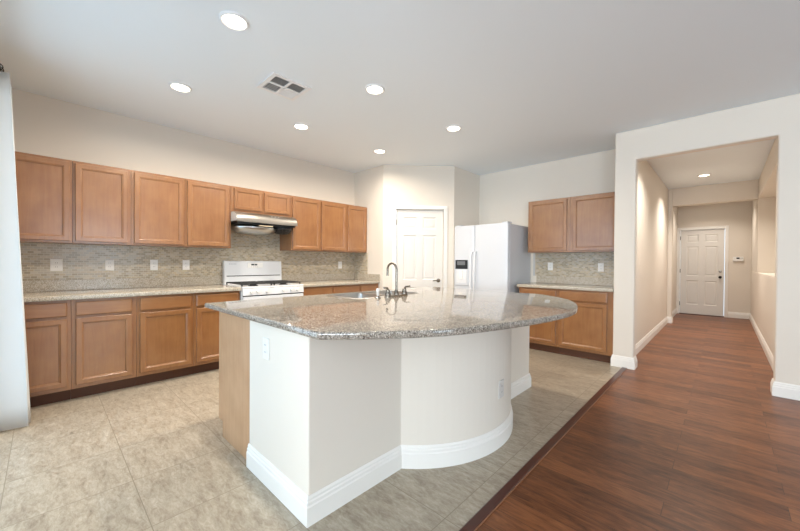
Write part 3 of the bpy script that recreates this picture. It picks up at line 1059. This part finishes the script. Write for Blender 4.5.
for x in (FX0 + 0.06, FX1 - 0.06):
    MB().prism([(FY - 0.05, 1.7835), (FY + 0.09, 1.7835), (FY + 0.09, 1.805), (FY - 0.02, 1.805), (FY - 0.05, 1.796)], 'x', x - 0.045, x + 0.045).build('hinge_cover', M['fridge'], root, 0.003)
MB().box(FX0 + 0.01, FX1 - 0.01, FY - 0.03, FY - 0.001, 0.025, 0.105).build('base_grille', M['plastic_grey'], root, 0.003)
for x in (FX0 + 0.08, FX1 - 0.08):
    for y in (FY + 0.06, YF - 0.13):
        MB().lathe([(0.02, 0), (0.02, 0.0195)], (x, y, 0), (0, 0, 1), 12).build('foot', M['black'], root)

# ------------------------------------------------------------------ island
IX0, IXW, IX1 = 2.072, 2.612, 3.265
IY0, IY1 = 0.838, 3.285
def arc_pts(n=28):
    c0, c1, sag = 1.455, 2.690, 0.306
    h = (c1 - c0) / 2; R = (h * h + sag * sag) / (2 * sag); yc = (c0 + c1) / 2; xc = IX1 + sag - R
    a = math.asin(h / R)
    return [(xc + R * math.cos(-a + 2 * a * i / n), yc + R * math.sin(-a + 2 * a * i / n)) for i in range(n + 1)], (xc, yc, R)
AP, (AXC, AYC, AR) = arc_pts()
side = [(IX1, IY0)] + AP + [(IX1, IY1)]
b = MB(); b.prism([(IXW, IY0)] + side + [(IXW, IY1)], 'z', 0, ZI - 0.0005)
o = struct('wall_island', b, M['wall'], 'white painted half wall of the island with a bowed front', 'wall', bevel=0.006)
struct('baseboard_island', sweep(MB(), [(IXW, IY1), (IX1, IY1)][::1] and ([(IXW + 0.0, IY0)] + side + [(IXW + 0.0, IY1)]), [(q_[0] + 0.0, q_[1]) for q_ in BASE_PROF]), M['trim'], 'white moulded baseboard wrapping the island half wall', 'baseboard')

root = thing('island_cabinet', ((IX0 + IXW) / 2, 2.05, 0), 'pale maple island cabinet, its end panel beside the white half wall', 'cabinet')
def end_panel(y0, y1, nm):
    b = MB(); b.prism([(IX0, 0.105), (IX0 + 0.07, 0.105), (IX0 + 0.07, 0), (IXW - 0.001, 0), (IXW - 0.001, ZI - 0.0006), (IX0, ZI - 0.0006)], 'y', y0, y1)
    b.build(nm, M['panel'], root, 0.0015)
end_panel(IY0 + 0.012, IY0 + 0.032, 'end_panel')
end_panel(IY1 - 0.032, IY1 - 0.012, 'end_panel')
fy0, fy1 = IY0 + 0.0325, IY1 - 0.0325
MB().box(IX0 + 0.03, IXW - 0.001, fy0, fy1, 0.105, 0.123).build('floor_panel', M['panel'], root)
MB().box(IX0 + 0.07, IX0 + 0.085, fy0, fy1, 0.0, 0.1045).build('toe_kick', M['toe'], root)
ff = MB()
ff.box(IX0, IX0 + 0.02, fy0, fy1, 0.105, 0.135).box(IX0, IX0 + 0.02, fy0, fy1, ZI - 0.03, ZI - 0.0006).box(IX0, IX0 + 0.02, fy0, fy1, 0.712, 0.735)
ys = [fy0, 1.26, 1.66, 2.11, 2.56, fy1]
for y in ys:
    y0 = min(max(y - 0.02, fy0), fy1 - 0.04)
    ff.box(IX0, IX0 + 0.0199, y0, y0 + 0.04, 0.105, ZI - 0.0006)
ff.build('face_frame', M['cab'], root)
IXF = frame_xf((IX0, 0, 0), (0, 1), (-1, 0))
for a_, c_ in zip(ys, ys[1:]):
    add_door(IXF, root, a_ + 0.012, c_ - 0.012, 0.125, 0.708)
    add_drawer(IXF, root, a_ + 0.012, c_ - 0.012, 0.74, 0.855)

# outline of the island top: straight on the kitchen side, swelling on the seating side
def smooth_curve(ctrl, per=10):
    out = []
    P = [Vector(c) for c in ctrl]
    P = [P[0] * 2 - P[1]] + P + [P[-1] * 2 - P[-2]]
    for i in range(1, len(P) - 2):
        for k in range(per):
            t = k / per
            a, b_, c_, d_ = P[i - 1:i + 3]
            out.append(0.5 * ((2 * b_) + (c_ - a) * t + (2 * a - 5 * b_ + 4 * c_ - d_) * t * t + (3 * b_ - a - 3 * c_ + d_) * t ** 3))
    out.append(P[-2])
    return [(p.x, p.y) for p in out]


TOPC = [(3.412, 0.806), (3.575, 0.985), (3.745, 1.245), (3.868, 1.62), (3.945, 2.05), (3.938, 2.42), (3.815, 2.80), (3.62, 3.09), (3.36, 3.30)]
curve = smooth_curve(TOPC, 9)
sink_x0, sink_x1, sink_y0, sink_y1 = 2.085, 2.500, 1.74, 2.50
def rrect(x0, x1, y0, y1, r, n=5):
    pts = []
    for cx, cy, a0 in ((x1 - r, y0 + r, -PI / 2), (x1 - r, y1 - r, 0), (x0 + r, y1 - r, PI / 2), (x0 + r, y0 + r, PI)):
        for k in range(n + 1):
            a = a0 + PI / 2 * k / n
            pts.append((cx + r * math.cos(a), cy + r * math.sin(a)))
    return pts
top_poly = [(1.985, 3.30), (1.985, 0.784)] + [(3.400, 0.794)] + curve
b = MB(); slab(b, top_poly, ZI, EDGE_I, hole=rrect(sink_x0, sink_x1, sink_y0, sink_y1, 0.05))
tag(b.build('island_countertop', M['granite'], smooth=True), 'large speckled brown granite island top with a bowed edge', 'countertop')

# sink
root = thing('kitchen_sink', ((sink_x0 + sink_x1) / 2, (sink_y0 + sink_y1) / 2, 0.70), 'double bowl stainless sink set into the island top', 'sink')
zt = ZI + 0.0345
ymid = (sink_y0 + sink_y1) / 2
b = MB()
outer, inner = rrect(sink_x0 - 0.018, sink_x1 + 0.018, sink_y0 - 0.018, sink_y1 + 0.018, 0.06), rrect(sink_x0 + 0.004, sink_x1 - 0.004, sink_y0 + 0.004, sink_y1 - 0.004, 0.05)
lo = [[(x, y, zt) for x, y in outer], [(x, y, zt + 0.004) for x, y in offset_poly(outer, -0.004)], [(x, y, zt + 0.004) for x, y in inner], [(x, y, zt - 0.004) for x, y in inner]]
b.loops(lo, False, False)
b.build('rim', M['steel'], root, smooth=True)
for y0, y1 in ((sink_y0 + 0.005, ymid - 0.012), (ymid + 0.012, sink_y1 - 0.005)):
    b = MB(); x0, x1 = sink_x0 + 0.005, sink_x1 - 0.005
    lp = []
    for ins, z, r in ((0, zt - 0.002, 0.045), (0.003, zt - 0.01, 0.045), (0.012, 0.76, 0.05), (0.03, 0.735, 0.06), (0.07, 0.728, 0.06)):
        lp.append([(x, y, z) for x, y in rrect(x0 + ins, x1 - ins, y0 + ins, y1 - ins, r)])
    b.loops(lp, False, True)
    bw = b.build('bowl', M['steel'], root, smooth=True)
    MB().lathe([(0.042, 0.729), (0.040, 0.732), (0.02, 0.7305), (0.0, 0.730)], ((x0 + x1) / 2, (y0 + y1) / 2, 0), (0, 0, 1), 20).build('drain', M['steel_dark'], bw, smooth=True)
MB().box(sink_x0 + 0.006, sink_x1 - 0.006, ymid - 0.0115, ymid + 0.0115, 0.80, zt + 0.001).build('divider', M['steel'], root, 0.004)

# faucet
FXC, FYC, FZ = 2.575, 2.118, 0.9142
root = thing('kitchen_faucet', (FXC, FYC, FZ), 'brushed nickel gooseneck faucet with two lever handles behind the sink', 'faucet')
b = MB(); b.loops([[(FXC + x * s, FYC + y * s, FZ + z) for x, y in rrect(-0.028, 0.028, -0.132, 0.132, 0.027)] for s, z in ((1, 0), (1, 0.010), (0.93, 0.016))])
b.build('base_plate', M['nickel'], root, smooth=True)
sp = MB()
sp.lathe([(0.022, 0.0162), (0.021, 0.03), (0.015, 0.045), (0.012, 0.06)], (FXC, FYC, FZ), (0, 0, 1), 18)
R = 0.055
pts = [(FXC, FYC, FZ + 0.05), (FXC, FYC, FZ + 0.15), (FXC, FYC, FZ + 0.232)]
for k in range(1, 13):
    a = PI * k / 12
    pts.append((FXC - R + R * math.cos(a), FYC, FZ + 0.232 + R * math.sin(a)))
pts += [(FXC - 2 * R - 0.002, FYC, FZ + 0.19), (FXC - 2 * R - 0.003, FYC, FZ + 0.175)]
sp.tube(pts, [0.0095] * (len(pts) - 2) + [0.0095, 0.0115], 14)
sp.build('spout', M['nickel'], root, smooth=True)
for s in (-1, 1):
    h = MB()
    yc = FYC + s * 0.102
    h.lathe([(0.025, 0.0162), (0.024, 0.03), (0.019, 0.042), (0.016, 0.056), (0.017, 0.062), (0.0, 0.068)], (FXC, yc, FZ), (0, 0, 1), 18)
    h.tube([(FXC, yc, FZ + 0.058), (FXC + 0.004, yc + s * 0.012, FZ + 0.078), (FXC + 0.012, yc + s * 0.060, FZ + 0.083)], [0.010, 0.009, 0.007], 10)
    h.build('handle', M['nickel'], root, smooth=True)
root = thing('side_sprayer', (2.592, 1.885, FZ), 'white and nickel side sprayer standing left of the faucet', 'sprayer')
MB().lathe([(0.022, 0), (0.022, 0.006), (0.015, 0.012), (0.013, 0.02)], (2.592, 1.885, FZ), (0, 0, 1), 16).build('holder', M['nickel'], root, smooth=True)
MB().lathe([(0.010, 0.0202), (0.012, 0.03), (0.012, 0.055), (0.015, 0.068), (0.014, 0.080), (0.0, 0.083)], (2.592, 1.885, FZ), (0, 0, 1), 16).build('spray_head', M['plastic'], root, smooth=True)

# island outlets
outlet(frame_xf((2.835, IY0, 0), (1, 0), (0, -1)), 0.735, 'white outlet on the bright end of the island half wall', 1)
ang = math.radians(2.0)
outlet(frame_xf((AXC + (AR + 0.0) * math.cos(ang), AYC + AR * math.sin(ang), 0), (-math.sin(ang), math.cos(ang)), (math.cos(ang), math.sin(ang))), 0.372, 'pale grey outlet low on the bowed side of the island', 1, material='plate')

# ------------------------------------------------------------------ ceiling fittings
def recessed(x, y, label, power, first=[None]):
    root = thing('recessed_light', (x, y, CEIL - 0.012), label, 'ceiling light', 'recessed ceiling lights')
    r = MB()
    r.lathe([(0.066, -0.002), (0.072, -0.012), (0.080, -0.012), (0.088, -0.004), (0.088, 0.0)], (x, y, CEIL), (0, 0, 1), 32, caps=False)
    r.build('trim_ring', M['vent'], root, smooth=True)
    MB().lathe([(0.0, -0.008), (0.050, -0.007), (0.069, -0.004), (0.069, -0.001)], (x, y, CEIL), (0, 0, 1), 32, caps=False).build('lens', M['lens'], root, smooth=True)
    l = bpy.data.lights.new('lamp', 'AREA')
    l.shape = 'DISK'; l.size = 0.13; l.energy = power; l.color = LAMP_COL if y < 5 else HALL_COL; l.spread = math.radians(165 if y < 5 else 125)
    lo = bpy.data.objects.new('lamp', l); COL.objects.link(lo)
    lo.parent = root; lo.location = (0, 0, -0.004)
    return root


for x, y, lab in ((1.140, 0.838, 'round recessed ceiling light left of the air vent, above the left cabinets'),
                  (2.352, 0.845, 'round recessed ceiling light nearest the camera, biggest of them all'),
                  (1.148, 2.020, 'round recessed ceiling light in front of the range hood'),
                  (2.374, 2.035, 'round recessed ceiling light above the island sink, right of the air vent'),
                  (1.172, 3.212, 'round recessed ceiling light in front of the pantry corner'),
                  (2.384, 3.236, 'round recessed ceiling light in front of the refrigerator wall')):
    recessed(x, y, lab, KITCHEN_LAMP_W)
recessed(4.368, 7.85, 'round recessed ceiling light inside the hallway', HALL_LAMP_W)
recessed(4.368, 5.6, 'added recessed ceiling light, unseen behind the top of the hall opening', HALL_LAMP_W * 0.8)  # unseen lamp, added to brighten the near part of the hall
recessed(4.42, 9.95, 'added recessed ceiling light, unseen behind the hallway beam', HALL_LAMP_W * 0.5)  # unseen lamp, added to light the entry past the beam

root = thing('ceiling_vent', (1.815, 1.465, CEIL - 0.01), 'square white air vent with slatted quarters in the ceiling', 'air vent')
vx0, vx1, vy0, vy1 = 1.65, 1.98, 1.29, 1.64
vm_x, vm_y = 1.815, 1.465
b = MB()
def vb(x0, x1, y0, y1, z0=-0.012, z1=-0.0005): b.box(x0, x1, y0, y1, CEIL + z0, CEIL + z1)
t = 0.035
vb(vx0, vx0 + t, vy0, vy1); vb(vx1 - t, vx1, vy0, vy1); vb(vx0 + t, vx1 - t, vy0, vy0 + t); vb(vx0 + t, vx1 - t, vy1 - t, vy1)
vb(vm_x - 0.011, vm_x + 0.011, vy0 + t, vy1 - t); vb(vx0 + t, vx1 - t, vm_y - 0.011, vm_y + 0.011)
b.build('frame', M['vent'], root, 0.002)
MB().box(vx0 + t, vx1 - t, vy0 + t, vy1 - t, CEIL - 0.002, CEIL - 0.0006).build('duct_opening', M['duct'], root)
for ix, (qx0, qx1) in enumerate(((vx0 + t, vm_x - 0.011), (vm_x + 0.011, vx1 - t))):
    for iy, (qy0, qy1) in enumerate(((vy0 + t, vm_y - 0.011), (vm_y + 0.011, vy1 - t))):
        s = MB()
        if ix == 0 and iy == 0:
            n_ = 6
            for k in range(n_):
                yc = qy0 + (k + 0.5) * (qy1 - qy0) / n_
                s.prism([(yc - 0.006, CEIL - 0.011), (yc - 0.004, CEIL - 0.011), (yc + 0.006, CEIL - 0.003), (yc + 0.004, CEIL - 0.003)], 'x', qx0, qx1)
        else:
            n_ = 8
            sg = -1 if ix == 1 else 1
            for k in range(n_):
                xc = qx0 + (k + 0.5) * (qx1 - qx0) / n_
                s.prism([(xc - 0.006 * sg, CEIL - 0.011), (xc - 0.0045 * sg, CEIL - 0.011), (xc + 0.006 * sg, CEIL - 0.003), (xc + 0.0045 * sg, CEIL - 0.003)], 'y', qy0, qy1)
        s.build('louver', M['vent'], root)

# ------------------------------------------------------------------ curtain and its rod
n = 140
rows = 16
cu = MB()
grid = []
for j in range(rows + 1):
    tz = j / rows
    z = 0.008 + (2.517 - 0.008) * tz
    amp = 0.068 - 0.040 * tz
    yc = -0.147 - 0.048 * tz
    row = []
    for i in range(n + 1):
        s = i / n
        x = 1.015 - 0.32 * s + 0.006 * math.sin(3 * tz + 9 * s)
        y = yc + amp * math.cos(2 * PI * 3.5 * s) * (1 + 0.15 * math.sin(5 * s + 2 * tz)) 
        row.append((x, y, z))
    grid.append(row)
vs = [[cu.v(p) for p in r] for r in grid]
for j in range(rows):
    for i in range(n):
        cu.face([vs[j][i], vs[j][i + 1], vs[j + 1][i + 1], vs[j + 1][i]])
root = thing('curtain', (0.86, -0.16, 0), 'floor length white curtain hanging left of the patio door', 'curtain')
cl = cu.build('cloth', M['curtain'], root, smooth=True)
so = cl.modifiers.new('thickness', 'SOLIDIFY'); so.thickness = 0.004; so.offset = 0
root = thing('curtain_rod', (2.0, -0.18, 2.53), 'dark curtain rod above the patio door', 'curtain rod')
b = MB(); b.tube([(0.67, -0.214, 2.545), (3.1, -0.214, 2.545)], 0.011, 12); b.build('rod', M['bronze'], root, smooth=True)
for x in (0.67, 3.1):
    b = MB(); b.lathe([(0.0, -0.022), (0.015, -0.015), (0.021, 0), (0.015, 0.015), (0.0, 0.022)], (x, -0.214, 2.545), (1, 0, 0), 14); b.build('finial', M['bronze'], root, smooth=True)
for x in (0.71, 3.05):
    b = MB(); b.tube([(x, YB, 2.515), (x, -0.23, 2.515), (x, -0.214, 2.532)], 0.007, 8); b.build('bracket', M['bronze'], root)
for i in range(6):
    x = 0.73 + i * 0.054
    b = MB()
    b.tube([(x, -0.214 + 0.021 * math.cos(a), 2.545 + 0.021 * math.sin(a)) for a in [2 * PI * k / 16 for k in range(17)]], 0.003, 6)
    b.build('ring', M['bronze'], root)
